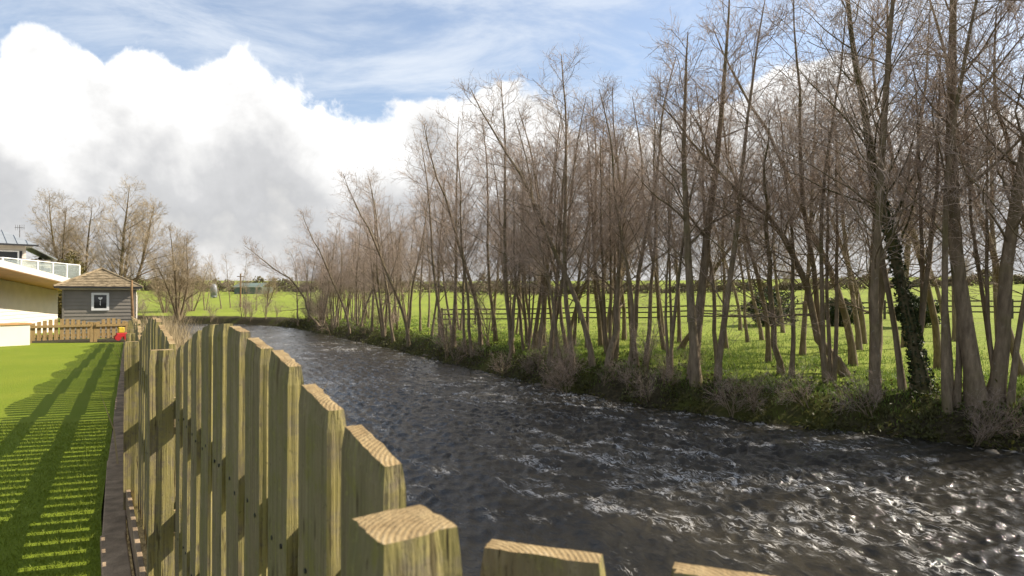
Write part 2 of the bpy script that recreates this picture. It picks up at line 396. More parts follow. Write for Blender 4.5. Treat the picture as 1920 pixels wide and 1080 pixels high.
wz = .020*wob(ax, al*.6, 2.2, 2, 8)+.022*np.abs(wob(ax+.4*wob(ax, al, 1.1), al*.5, 5.0, 9, 8))+.010*wob(ax, al, 11, 4, 8)
# short choppy wavelets, running mostly with the flow, livelier in some reaches than in others
rw = np.random.RandomState(33); chop = 0; wx_ = ax+.22*wob(ax, al, 1.7, 3)+.07*wob(ax, al, 4.6, 11); wy_ = al+.22*wob(ax, al, 1.5, 14)+.07*wob(ax, al, 5.1, 1)
live = .55+.75*smooth(.5+.9*wob(ax, al*.6, .55, 7))
for lam in (.40, .32, .26, .22, .185, .16):
    for q_ in range(4):
        an_ = rw.normal(math.pi/2, .75); kx_ = 2*math.pi/(lam*rw.uniform(.85, 1.15)); chop = chop+.0052*lam**.9*np.sin(kx_*(wx_*math.cos(an_)+wy_*math.sin(an_))+rw.uniform(0, 6.28))*2
near_ = 1-smooth((np.hypot(W[:, 0], W[:, 1])-22)/25); chop = chop*1.35*live*near_
ii = (np.arange(nu-1)[:, None]*nv+np.arange(nv-1)[None]).ravel()
wm = np_mesh('river', np.column_stack([W, WATER+wz*1.7+chop]), np.stack([ii, ii+nv, ii+nv+1, ii+1], 1), True, water_mat())
tag(link('river', wm), kind='structure')

# ------------------------------------------------------------------ garden: lawn, edging, fence
POSTS = [Vector((-.087, .495, 0)), Vector((-1.17, 2.05, 0)), Vector((-2.26, 3.65, 0))]
dirF = Vector((-.53, .85, 0)).normalized()
for k in range(1, 10): POSTS.append(POSTS[2]+dirF*1.93*k)
lawn_line = [POSTS[0]+(POSTS[0]-POSTS[1])*1.8]+POSTS+[POSTS[-1]+dirF*.3]
Ln = np.array([(p.x, p.y) for p in lawn_line])
sarr = np.concatenate([[0], np.cumsum(np.hypot(*np.diff(Ln, axis=0).T))])
def line_at(s): return np.stack([np.interp(s, sarr, Ln[:, 0]), np.interp(s, sarr, Ln[:, 1])], -1)
ss = np.linspace(0, sarr[-1], 150); tt = np.concatenate([np.linspace(.165, 3, 24), np.linspace(3.3, 22, 30)])
C = line_at(ss); LV = (C[:, None]+np.array([-1.0, -.10])[None, None]*tt[None, :, None]).reshape(-1, 2)
ii = (np.arange(149)[:, None]*len(tt)+np.arange(len(tt)-1)[None]).ravel()
def lawn_mat():
    m, g = mat('mown_lawn', .9, .1); pos = g.n('ShaderNodeNewGeometry').outputs['Position']
    f = g.noise(pos, 55, 4, .7); n = g.noise(pos, .8, 5, .6); fib = g.noise(mapping(g, pos, (160, 40, 40)), 1, 3)
    c = g.mix(f, (.11, .16, .010), (.215, .26, .025)); c = g.mix(g.maprange(n, .38, .68, 0, .6), c, (.21, .24, .025))
    g.link(c, g.b.inputs['Base Color']); b = bump(g, f, .9, .02); bump(g, fib, .5, .008, b); return m
lm = np_mesh('lawn', np.column_stack([LV, garden_h(LV[:, 0], LV[:, 1])]), np.stack([ii, ii+1, ii+len(tt)+1, ii+len(tt)], 1), True, lawn_mat())
tag(link('lawn', lm), kind='structure')
def blades(name, base, h, w, mat_, lean=.5, seed=1, kind='stuff'):
    r = np.random.RandomState(seed); n = len(base); a = r.uniform(0, 6.283, n); b = r.uniform(0, 6.283, n); k = r.uniform(.1, lean, n); hh = h*r.uniform(.55, 1.25, n)
    sd = np.stack([np.cos(a), np.sin(a), 0*a], 1)*(w/2)[:, None] if hasattr(w, '__len__') else np.stack([np.cos(a), np.sin(a), 0*a], 1)*w/2
    tip = base+np.stack([np.cos(b)*k*hh, np.sin(b)*k*hh, hh], 1); mid = base+np.stack([np.cos(b)*k*hh*.3, np.sin(b)*k*hh*.3, hh*.55], 1)
    V = np.stack([base-sd, base+sd, mid+sd*.7, mid-sd*.7, tip], 1).reshape(-1, 3); q = np.arange(n)[:, None]*5
    return np_mesh(name, V, [q+np.array([[0, 1, 2, 3]]), q+np.array([[3, 2, 4]])], False, mat_)
n = 100000
s_ = rs.uniform(1.2, 10.5, n)**1; t_ = .175+rs.uniform(0, 1, n)**1.0*2.9
Bp = line_at(s_)+np.array([-1, -.1])*t_[:, None]; keep = rs.uniform(0, 1, n) < np.clip(3.2/np.maximum(Bp[:, 1], .5), .1, 1); Bp = Bp[keep]
bm_ = blades('lawn_grass', np.column_stack([Bp, garden_h(Bp[:, 0], Bp[:, 1])-.003]), .026, .0045, M['blade'], 1.1)
tag(link('lawn_grass', bm_), 'short mown green grass blades covering the garden lawn', 'grass', kind='stuff')

# ---- river fence
def frame_at(a, b):
    d = (b-a).normalized(); o = Vector((d.y, -d.x, 0)); return d, o         # o points to the river
fence = empty('picket_fence', (POSTS[0].x, POSTS[0].y, 0)); tag(fence, 'mossy weathered arched picket fence along the river side of the lawn', 'fence')
def rough_box(w, t, z0, z1a, z1b, seed, amp=.0016, nz=40, nw=8, nt=4):
    """timber piece, local x = width, y = thickness, top slanting from z1a to z1b; rippled grain on the sides"""
    r = np.random.RandomState(seed); V = []; F = []
    per = [(i/nw, 0) for i in range(nw)]+[(1, i/nt) for i in range(nt)]+[(1-i/nw, 1) for i in range(nw)]+[(0, 1-i/nt) for i in range(nt)]
    m = len(per); gr = r.normal(0, 1, m); gr2 = r.normal(0, 1, m)
    for k in range(nz+1):
        f = k/nz
        for j, (a, b) in enumerate(per):
            z = z0+(z1a+(z1b-z1a)*a-z0)*f
            off = amp*(gr[j]+.5*gr2[j]*math.sin(z*9+j))
            x = (a-.5)*w; y = (b-.5)*t
            if b in (0, 1): y += off*(1 if b else -1)
            else: x += off*1.2*(1 if a == 1 else -1)
            edge = .003*(f == 1); x -= math.copysign(edge, x); y -= math.copysign(edge, y)
            V.append((x, y, z))
    for k in range(nz):
        for j in range(m): F.append((k*m+j, k*m+(j+1) % m, (k+1)*m+(j+1) % m, (k+1)*m+j))
    F.append(tuple(range(nz*m, nz*m+m))); F.append(tuple(range(m-1, -1, -1)))
    return V, F
def piece(name, w, t, z0, za, zb, loc, ang, parent, mt, seed, fine=True, amp=.0009):
    V, F = rough_box(w, t, z0, za, zb, seed, amp, 40 if fine else 6, 8 if fine else 3, 4 if fine else 2)
    me = bpy.data.meshes.new(name); me.from_pydata(V, [], F); me.update()
    o = link(name, me, mt, parent); o.location = Vector(loc)-parent.location; o.rotation_euler = (0, 0, ang); return o
def arch(s, L): q = abs(s-L/2)/(L/2); return .133*(1-q**1.5)
def fence_run(pa, pb, i, za, zb, PW=.115, pitch=.1685, arched=True, first=.075, skip=0):
    """pickets, rails between two posts; za/zb = post-top heights"""
    d, o = frame_at(pa, pb); L = (pb-pa).length; ang = math.atan2(d.y, d.x)
    near = i < 3
    n = 10; pitch = (L-.225)/(n-1+PW/.171)
    for k in range(n):
        s0 = .118+k*pitch; s1 = s0+PW; c = (s0+s1)/2
        g0 = float(garden_h(pa.x, pa.y+d.y*c)); base = za+(zb-za)*c/L
        h0 = base+(arch(s0, L) if arched else 0)-.012; h1 = base+(arch(s1, L) if arched else 0)-.012
        jit = random.uniform(-.006, .006); p = pa+d*c+o*(.031+.0125)
        pk = piece('picket', PW+random.uniform(-.004, .004), .025, g0+.07, h0+jit, h1+jit, (p.x, p.y, 0), ang+random.uniform(-.02, .02), fence, M['fence'], i*50+k, near)
        if i < 2:
            for hz in (.50, .875):
                for sx in (-.028, .028):
                    zn = hz*(za+zb)/2/1.07+random.uniform(-.012, .012); xn = sx+random.uniform(-.006, .006)
                    MB().tube([(xn, .0115, zn), (xn, .0142, zn)], .0036, 8).build('nail', M['dark'], pk)
    for hz in (.50, .875):
        sc = (za+zb)/2/1.07
        mb = MB(); Mx = Matrix.Translation(pa-fence.location) @ Matrix.Rotation(ang, 4, 'Z')
        zz = hz*sc
        mb.box((.02, -.031-.0265-.038, zz-.045), (L-.02, -.031-.0265, zz+.045), Mx); mb.build('rail', M['fence'], fence, bevel=.003)
        for sa, sb in ((.021, .036), (L-.036, L-.021)):                       # packing that carries the rail on the post
            MB().box((sa, -.0585, zz-.035), (sb, -.030, zz+.035), Mx).build('packing_block', M['fence'], fence)
    mb = MB(); Mx = Matrix.Translation(pa-fence.location) @ Matrix.Rotation(ang, 4, 'Z'); g0 = float(garden_h(0, pa.y))
    mb.box((.04, .004, g0-.02), (L-.04, .026, g0+.13), Mx); mb.build('bottom_board', M['sleeper'], fence, bevel=.003)
tops = [1.068, 1.068, .974]
for k in range(3, len(POSTS)): tops.append(1.25-(.276+(POSTS[k].y-3.65)*.033))
for i, p in enumerate(POSTS):
    d, o = frame_at(POSTS[i], POSTS[i+1]) if i < len(POSTS)-1 else frame_at(POSTS[i-1], POSTS[i])
    g0 = float(garden_h(0, p.y))
    piece('post', .075, .07, g0-.3, tops[i], tops[i]-.002, (p.x, p.y, 0), math.atan2(d.y, d.x), fence, M['fence'], 900+i, i < 4, .0014)
    if i < len(POSTS)-1: fence_run(POSTS[i], POSTS[i+1], i, tops[i], tops[i+1])
# the panel turning right past the corner post
dR = Vector((.955, -.297, 0)).normalized(); oR = Vector((.297, .955, 0)).normalized()
q0 = Vector((-.0284, .5835, 0)); angR = math.atan2(dR.y, dR.x)
for k in range(10):
    c = q0+dR*(.056+k*.174)+oR*.0125; h = 1.25-.24+(.0 if k else .0)
    piece('picket', .115, .027, .07, h, h-.001, (c.x, c.y, 0), angR, fence, M['fence'], 700+k, k < 3)
for zz in (.5, .86):
    mb = MB(); a0 = POSTS[0]-fence.location
    Mx = Matrix.Translation(Vector((q0.x, q0.y, 0))-fence.location) @ Matrix.Rotation(angR, 4, 'Z')
    mb.box((0, .029, zz-.045), (1.78, .067, zz+.045), Mx); mb.build('rail', M['fence'], fence, bevel=.003)
pe = q0+dR*1.80-oR*.03
piece('post', .075, .07, -.3, 1.03, 1.03, (pe.x, pe.y, 0), angR, fence, M['fence'], 990, False)
# sleepers edging the lawn
edging = empty('lawn_edging', (POSTS[1].x, POSTS[1].y, 0)); tag(edging, 'grey brown timber sleeper edging between the lawn and the river fence', 'edging')
sl = 1.4; k = 0
while sl < sarr[-1]-.5:
    a = line_at(np.array([sl]))[0]; b = line_at(np.array([sl+1.78]))[0]
    A_ = Vector((a[0], a[1], 0)); B_ = Vector((b[0], b[1], 0)); d, o = frame_at(A_, B_); ang = math.atan2(d.y, d.x)
    g0 = float(garden_h(0, a[1])); mb = MB(); Mx = Matrix.Translation(A_-edging.location) @ Matrix.Rotation(ang+random.uniform(-.008, .008), 4, 'Z')
    mb.box((0, .037, g0-.1), (1.77, .037+.11, g0+.035+random.uniform(-.008, .008)), Mx); mb.build('plank', M['sleeper'], edging, bevel=.006)
    sl += 1.79

# ---- cross fence at the end of the lawn
cf = empty('low_picket_fence', (-14, 19.5, garden_h(0, np.array(19.5)))); tag(cf, 'low pale timber picket fence crossing the end of the lawn before the summerhouse', 'fence')
E0 = px(57, 640, 18.6); E1 = px(237, 636, 20.3); E0.z = E1.z = 0
def cross_panel(a, b, hh):
    d = (b-a).normalized(); o = Vector((d.y, -d.x, 0)); L = (b-a).length; ang = math.atan2(d.y, d.x); g0 = float(garden_h(0, a.y))-.0
    n = max(2, int(round(L/.145)))
    for k in range(n):
        c = (k+.5)/n*L; q = abs(c-L/2)/(L/2); top = g0+hh+.14*(1-q**2); p = a+d*c
        V, F = rough_box(.10, .022, g0+.05, top-.004, top+.004, k, .001, 4, 3, 2)
        me = bpy.data.meshes.new('picket'); me.from_pydata(V, [], F); ob = link('picket', me, M['fence_fresh'], cf); ob.location = p+o*.03-cf.location*1; ob.location.z = -cf.location.z; ob.rotation_euler = (0, 0, ang)
    for zz in (.18, .47):
        mb = MB(); Mx = Matrix.Translation(a-cf.location) @ Matrix.Rotation(ang, 4, 'Z'); mb.box((0, -.03, g0+zz-.04), (L, .017, g0+zz+.04), Mx)
        mb.box((0, -.085, g0+zz-.03), (L, -.045, g0+zz+.045), Mx) if zz > .4 else None
        mb.build('rail', M['fence_fresh'], cf)
    for c in (0, L):
        p = a+d*c; mb = MB(); mb.box((-.045, -.045, g0-.2), (.045, .045, g0+hh+.02), Matrix.Translation(p-cf.location) @ Matrix.Rotation(ang, 4, 'Z')); mb.build('post', M['fence_fresh'], cf)
mid = E0+(E1-E0)*.62
cross_panel(E0, mid, .56); cross_panel(mid+(E1-E0).normalized()*.1, E1, .56)

# ---- low rendered wall on the left
lw = empty('rendered_wall', px(28, 650, 16.8)); tag(lw, 'low cream rendered garden wall with timber coping left of the lawn', 'wall')
a = px(57, 648, 17.6); b = px(-150, 660, 15.6); a.z = b.z = 0; d = (b-a).normalized(); ang = math.atan2(d.y, d.x); g0 = -.2
Mx = Matrix.Translation(a-lw.location) @ Matrix.Rotation(ang, 4, 'Z'); L = (b-a).length
MB().box((0, -.4, g0-.1), (L, 0, g0+.60), Mx).build('wall', M['render'], lw)
MB().box((-.03, -.43, g0+.603), (L, .03, g0+.65), Mx).build('coping', M['soffit'], lw)

# ---- summerhouse
def summerhouse():
    yaw = R(31.0); r = 31.0; mid = Vector((math.sin(R(-33.9))*r, math.cos(R(-33.9))*r, 0)); gz = -.52
    t = empty('summerhouse', (mid.x, mid.y, gz), yaw); tag(t, 'grey timber summerhouse with shingled hip roof and white framed window', 'summerhouse')
    W, D, Hh = 2.52, 2.5, 2.08       # local x right along the front, y back
    x0, x1 = -W/2, W/2
    mb = MB(); nb = 14
    for k in range(nb):              # lapped boards, front and right side
        z0 = k*Hh/nb; z1 = (k+1)*Hh/nb
        for (p, q, n) in (((x0, 0), (x1, 0), (0, -1)), ((x1, 0), (x1, D), (1, 0)), ((x0, D), (x0, 0), (-1, 0)), ((x1, D), (x0, D), (0, 1))):
            o1, o2 = .028, .008
            P4 = [(p[0]+n[0]*o1, p[1]+n[1]*o1, z0), (q[0]+n[0]*o1, q[1]+n[1]*o1, z0), (q[0]+n[0]*o2, q[1]+n[1]*o2, z1), (p[0]+n[0]*o2, p[1]+n[1]*o2, z1)]
            mb.add(P4+[(p[0], p[1], z0), (q[0], q[1], z0)], [(0, 1, 2, 3), (4, 5, 1, 0)])
    mb.box((x0+.01, .01, -.2), (x1-.01, D-.01, Hh)); mb.build('wall', M['grey_paint'], t)
    # whiter boards put the sunlit look of the river side into colour
    mb = MB()
    for k in range(nb):
        z0 = k*Hh/nb; z1 = (k+1)*Hh/nb
        mb.add([(x1+.05, .03, z0), (x1+.05, D, z0), (x1+.032, D, z1), (x1+.032, .03, z1)], [(0, 1, 2, 3)])
    mb.build('sunlit_side_cladding', M['white'], t)
    for x in (x0-.02, x1-.05): MB().box((x, -.045, -.1), (x+.07, .0, Hh)).build('corner_board', M['grey_paint'], t)
    MB().box((x0-.1, -.16, Hh-.09), (x1+.14, -.12, Hh+.02)).build('fascia', M['white'], t)
    MB().box((x1+.12, -.12, Hh-.09), (x1+.16, D+.1, Hh+.02)).build('fascia', M['white'], t)
    ov = .27; ap = Vector((.0, D/2, Hh+.80)); zc = Hh+.02
    c4 = [Vector((x0-ov, -ov, zc)), Vector((x1+ov, -ov, zc)), Vector((x1+ov, D+ov, zc)), Vector((x0-ov, D+ov, zc))]
    rf = MB(); rf.add([*c4, ap], [(0, 1, 4), (1, 2, 4), (2, 3, 4), (3, 0, 4), (3, 2, 1, 0)]); roof = rf.build('roof', M['shingle'], t)
    rows = 11
    for f in range(4):
        a, b = c4[f], c4[(f+1) % 4]
        for k in range(rows):
            mb = MB(); f0, f1 = k/rows, min(1, (k+1.15)/rows); n = (b-a).cross(ap-a).normalized()
            q = max(3, int(14*(1-f0)))
            for j in range(q):
                u0, u1 = (j+.02)/q, (j+.98)/q; ja = random.uniform(-.006, .006)
                lo0 = a.lerp(ap, f0)+(b.lerp(ap, f0)-a.lerp(ap, f0))*u0; lo1 = a.lerp(ap, f0)+(b.lerp(ap, f0)-a.lerp(ap, f0))*u1
                hi0 = a.lerp(ap, f1)+(b.lerp(ap, f1)-a.lerp(ap, f1))*u0; hi1 = a.lerp(ap, f1)+(b.lerp(ap, f1)-a.lerp(ap, f1))*u1
                mb.add([lo0+n*(.035+ja), lo1+n*(.035+ja), hi1+n*.008, hi0+n*.008, lo0, lo1], [(0, 1, 2, 3), (4, 5, 1, 0)])
            mb.build('shingle_course', M['shingle'], roof)
    for f in range(4): MB().tube([c4[f]+Vector((0, 0, .03)), ap+Vector((0, 0, .05))], .045, 6).build('hip_ridge', M['shingle'], roof)
    MB().box((x0-ov, -ov-.03, zc-.05), (x1+ov, -ov+.02, zc+.015)).build('gutter', M['dark'], t)
    wx, wz, ww, wh = -.29, 1.12, .62, .74
    win = MB()
    for (a, b) in (((wx, -.06, wz), (wx+.09, -.02, wz+wh)), ((wx+ww-.09, -.06, wz), (wx+ww, -.02, wz+wh)), ((wx+.09, -.06, wz), (wx+ww-.09, -.02, wz+.09)), ((wx+.09, -.06, wz+wh-.09), (wx+ww-.09, -.02, wz+wh))): win.box(a, b)
    wo = win.build('window', M['frame'], t)
    MB().box((wx+.09, -.034, wz+.09), (wx+ww-.09, -.03, wz+wh-.09)).build('pane', M['pane'], wo)
    hc = Vector((wx+ww/2, -.05, wz+wh-.24)); hp = []
    for k in range(24):
        a = 2*math.pi*k/24; hp.append(hc+Vector((.0048*16*math.sin(a)**3, 0, .0048*(13*math.cos(a)-5*math.cos(2*a)-2*math.cos(3*a)-math.cos(4*a)))))
    MB().prism(hp, (0, .012, 0)).build('heart_ornament', M['frame'], wo)
    mb = MB(); mb.tube([hc+Vector((0, 0, -.08)), hc+Vector((.005, 0, -.3))], .006, 5)
    for k in range(3): mb.box((hc.x-.016, hc.y-.008, hc.z-.15-.06*k), (hc.x+.016, hc.y+.008, hc.z-.12-.06*k))
    mb.build('hanging_charm', M['frame'], wo)
    MB().box((x1+.05, .9, .5), (x1+.075, 1.5, 1.75)).build('side_window', M['frame'], t)
summerhouse()

# ---- the white house behind
def house():
    t = empty('white_house', (-31, 34, -.7)); tag(t, 'white weatherboarded house with zinc roofs, glass balcony and sloping timber soffit', 'house')
    def W(p): return Vector(p)-t.location
    def wmb(): return MB()
    T = Matrix.Translation(-t.location)
    def cladding(name, p, q, z0, ztop, n, m):     # lapped boards from p to q, top may slope (ztop pair)
        mb = MB(); d = Vector((q[0]-p[0], q[1]-p[1], 0)); o = Vector((d.y, -d.x, 0)).normalized(); k = 0; bh = .17; zmax = max(ztop)
        while z0+k*bh < zmax:
            a0 = z0+k*bh; a1 = a0+bh
            def top(u): return ztop[0]+(ztop[1]-ztop[0])*u
            us = np.linspace(0, 1, 25)
            for u0, u1 in zip(us[:-1], us[1:]):
                if a0 >= min(top(u0), top(u1)): continue
                P0 = Vector((p[0], p[1], 0))+d*u0; P1 = Vector((p[0], p[1], 0))+d*u1; b1 = min(a1, top(u0), top(u1))
                vs = [P0+o*.03, P1+o*.03, P1+o*.006, P0+o*.006, P0, P1]; zz = [a0, a0, b1, b1, a0, a0]
                mb.add([W((v.x, v.y, z)) for v, z in zip(vs, zz)], [(0, 1, 2, 3), (4, 5, 1, 0)])
            k += 1
        return mb.build(name, m, t)
    # ground-floor extension: long wall facing the river, sloping roof with a deep timber soffit
    A0 = Vector((-21.6, 24.3, 0)); B0 = Vector((-24.6, 33.2, 0)); dw = (B0-A0).normalized(); ow = Vector((dw.y, -dw.x, 0)); zA, zB = 2.16, 1.50
    A0 = A0-dw*3; zA += .22
    cladding('extension_wall', (A0.x, A0.y), (B0.x, B0.y), -1.2, (zA, zB), 0, M['white'])
    def V3(p, z): return W((p.x, p.y, z))
    MB().prism([V3(A0-ow*.02, -1.2), V3(B0-ow*.02, -1.2), V3(B0-ow*.02, zB-.01), V3(A0-ow*.02, zA-.01)], -ow*4).build('extension_body', M['white'], t)
    oh = 1.7; Bo = B0+dw*.5; zo = zB-.04
    MB().prism([V3(A0+ow*oh, zA), V3(Bo+ow*oh, zo), V3(Bo+ow*oh, zo+.03), V3(A0+ow*oh, zA+.03)], -ow*(oh+4)).build('soffit', M['soffit'], t)
    MB().prism([V3(A0+ow*(oh+.03), zA+.033), V3(Bo+ow*(oh+.03)+dw*.03, zo+.033), V3(Bo+ow*(oh+.03)+dw*.03, zo+.30), V3(A0+ow*(oh+.03), zA+.30)], -ow*(oh+4.1)).build('roof_slab', M['white'], t)
    # upper storey
    Y = 40.; X1 = (48-960)/FPX*Y; T0, W0 = T, W
    Rm = Matrix.Translation(Vector((X1, Y, 0))) @ Matrix.Rotation(R(45), 4, 'Z') @ Matrix.Translation(Vector((-X1, -Y, 0)))
    T = Matrix.Translation(-t.location) @ Rm
    def W(p): return T @ Vector(p)
    cladding('upper_wall', (X1-9, Y), (X1, Y), 1.6, (4.5, 4.5), 0, M['white'])
    MB().box((X1-9, Y+.02, -1), (X1, Y+6, 4.48), T).build('upper_body', M['white'], t)
    e = .55; zc = 4.5
    c = [(X1-9.5, Y-e, zc), (X1+e, Y-e, zc), (X1+e, Y+6+e, zc), (X1-9.5, Y+6+e, zc)]; r0 = (X1-9.5, Y+3, 5.75); r1 = (X1-1.2, Y+3, 5.75)
    rf = MB(); rf.add([W(v) for v in c+[r0, r1]], [(0, 1, 5, 4), (1, 2, 5), (2, 3, 4, 5), (3, 2, 1, 0), (0, 4, 3)]); ro = rf.build('zinc_roof', M['zinc'], t)
    for k in range(18):
        x = X1+e-.5-k*.52; f = min(1, (X1+e-x)/1.75); MB().tube([W((x, Y-e, zc+.02)), W((x, Y-e+(3+e)*f, zc+1.25*f+.02))], .025, 4).build('standing_seam', M['zinc'], ro)
    MB().box((X1-9.5, Y-e-.06, zc-.09), (X1+e+.03, Y-e-.003, zc+.02), T).build('gutter', M['dark'], t)
    wx0, wx1, z0, z1 = X1-7, (38-960)/FPX*Y, 1.25+1.55, 1.25+2.85
    wf = MB(); 
    wf.box((wx0, Y-.09, z0), (wx1, Y-.04, z0+.07), T); wf.box((wx0, Y-.09, z1-.07), (wx1, Y-.04, z1), T)
    for x in np.linspace(wx0, wx1-.09, 5): wf.box((x, Y-.088, z0+.07), (x+.09, Y-.042, z1-.07), T)
    w = wf.build('window', M['frame'], t); MB().box((wx0, Y-.06, z0+.02), (wx1-.02, Y-.05, z1-.02), T).build('pane', M['pane'], w)
    MB().box((wx1+.002, Y-.10, z0), (wx1+.14, Y-.035, z1), T).build('window_reveal', M['dark'], t)
    # wing with its own roof
    Y2 = 44.; XR = (95-960)/FPX*Y2
    T = Matrix.Translation(-t.location) @ Matrix.Translation(Vector((XR, Y2, 0))) @ Matrix.Rotation(R(40), 4, 'Z') @ Matrix.Translation(Vector((-XR, -Y2, 0)))
    cladding('wing_wall', (XR-3.5, Y2), (XR, Y2), 1.0, (3.75, 3.75), 0, M['white'])
    MB().box((XR-3.5, Y2+.02, -1), (XR, Y2+5, 3.74), T).build('wing_body', M['white'], t)
    MB().prism([W((XR+.35, Y2-.4, 3.74)), W((XR-1.75, Y2-.4, 4.95)), W((XR-1.75, Y2-.4, 5.03)), W((XR+.35, Y2-.4, 3.82))], Matrix.Rotation(R(40), 3, 'Z') @ Vector((0, 5.6, 0))).build('wing_roof', M['zinc'], t)
    MB().prism([W((XR-1.76, Y2-.4, 4.95)), W((XR-3.9, Y2-.4, 3.7)), W((XR-3.9, Y2-.4, 3.78)), W((XR-1.76, Y2-.4, 5.03))], Matrix.Rotation(R(40), 3, 'Z') @ Vector((0, 5.6, 0))).build('wing_roof', M['zinc'], t)
    MB().box((XR-.62, Y2-.06, 1.9), (XR-.40, Y2-.032, 3.7), T).build('narrow_window', M['pane'], t)
    # balcony
    T = T0
    def W(p): return Vector(p)-t.location
    A = Vector((-27.6, 33.2, 0)); B = Vector((-29.35, 41.6, 0)); zf = 2.12
    MB().prism([W((A.x, A.y, zf-.25)), W((B.x, B.y, zf-.25)), W((B.x-6, B.y, zf-.25)), W((A.x-9, A.y, zf-.25))], (0, 0, .25)).build('balcony_deck', M['white'], t)
    bal = empty('balustrade', (0, 0, 0)); bal.parent = t
    bal_o = MB(); bal_o.tube([W((A.x, A.y, 3.27)), W((B.x, B.y, 3.27))], .035, 6); bal_o.tube([W((A.x, A.y, 3.27)), W((A.x-8, A.y, 3.27))], .035, 6); bal_o.tube([W((B.x, B.y, 3.27)), W((B.x-4, B.y+.3, 3.27))], .035, 6)
    bpy.data.objects.remove(bal); rail = bal_o.build('handrail', M['frame'], t)
    for k in range(6):
        p = A.lerp(B, k/5); MB().box((p.x-.04, p.y-.04, zf), (p.x+.04, p.y+.04, 3.25), T).build('baluster', M['frame'], rail)
        if k < 5:
            q = A.lerp(B, (k+1)/5); MB().prism([W((p.x, p.y+.08, zf+.08)), W((q.x, q.y-.08, zf+.08)), W((q.x, q.y-.08, 3.2)), W((p.x, p.y+.08, 3.2))], (.012, 0, 0)).build('glass_panel', M['balglass'], rail)
    # TV aerial
    ae = MB(); ap = px(36, 448, 43); ae.tube([W((ap.x, ap.y, 5.2)), W((ap.x, ap.y, 6.15))], .02, 5); ae.tube([W((ap.x-.35, ap.y, 6.0)), W((ap.x+.35, ap.y, 5.95))], .015, 5)
    for k in range(5): ae.tube([W((ap.x-.3+.15*k, ap.y, 5.8)), W((ap.x-.3+.15*k, ap.y, 6.18))], .01, 4)
    ae.build('aerial', M['rail_old'], t)
    return zf
ZF = house()
def balcony_set():
    for nm, x, lab, cat in (('garden_table', -30.2, 'small grey garden table on the glass balcony', 'table'), ('garden_chair', -30.75, 'grey garden chair beside the table on the balcony', 'chair')):
        t = empty(nm, (x, 40.3, ZF)); tag(t, lab, cat)
        if nm == 'garden_table':
            MB().tube([(0, 0, .70), (0, 0, .73)], .38, 14).build('table_top', M['silo'], t)
            for k in range(4): MB().tube([(.26*math.cos(k*1.57+.8), .26*math.sin(k*1.57+.8), 0), (.2*math.cos(k*1.57+.8), .2*math.sin(k*1.57+.8), .7)], .018, 5).build('leg', M['silo'], t)
        else:
            MB().box((-.22, -.22, .42), (.22, .22, .45)).build('seat', M['silo'], t); MB().box((-.22, .2, .5), (.22, .225, .9)).build('backrest', M['silo'], t)
            for a in (-.2, .2):
                for b in (-.2, .2): MB().tube([(a, b, 0), (a, b, .42 if b < 0 else .9)], .016, 5).build('leg', M['silo'], t)
balcony_set()

# ------------------------------------------------------------------ trees
def tubes(polys, rads, sides):
    """polys (n,m,3), rads (n,m) -> verts, quads"""
    n, m, _ = polys.shape; ax = polys[:, -1]-polys[:, 0]; ax /= np.linalg.norm(ax, axis=1)[:, None]+1e-9
    ref = np.where(np.abs(ax[:, 2:3]) > .8, np.array([[1., 0, 0]]), np.array([[0, 0, 1.]])); u = np.cross(ax, ref); u /= np.linalg.norm(u, axis=1)[:, None]; v = np.cross(ax, u)
    an = np.arange(sides)*2*math.pi/sides
    V = polys[:, :, None, :]+rads[:, :, None, None]*(np.cos(an)[None, None, :, None]*u[:, None, None, :]+np.sin(an)[None, None, :, None]*v[:, None, None, :])
    b = (np.arange(n)*m*sides)[:, None, None]+(np.arange(m-1)*sides)[None, :, None]+np.arange(sides)[None, None, :]; b2 = (np.arange(n)*m*sides)[:, None, None]+(np.arange(m-1)*sides)[None, :, None]+((np.arange(sides)+1) % sides)[None, None, :]
    return V.reshape(-1, 3), np.stack([b, b2, b2+sides, b+sides], -1).reshape(-1, 4)
def branch(r, p0, d0, L, m, wig, up):
    """a wandering polyline"""
    pts = [p0]; d = d0/np.linalg.norm(d0)
    for k in range(m-1):
        d = d+r.normal(0, wig, 3)+np.array([0, 0, up]); d /= np.linalg.norm(d); pts.append(pts[-1]+d*L/(m-1))
    return np.array(pts)
def at_poly(P, f): x = f*(len(P)-1); i = min(int(x), len(P)-2); t = x-i; return P[i]*(1-t)+P[i+1]*t, (P[i+1]-P[i])/np.linalg.norm(P[i+1]-P[i])
def side_dir(r, d, ang):
    q = r.normal(0, 1, 3); q -= d*(q@d); q /= np.linalg.norm(q)+1e-9; return d*math.cos(ang)+q*math.sin(ang)
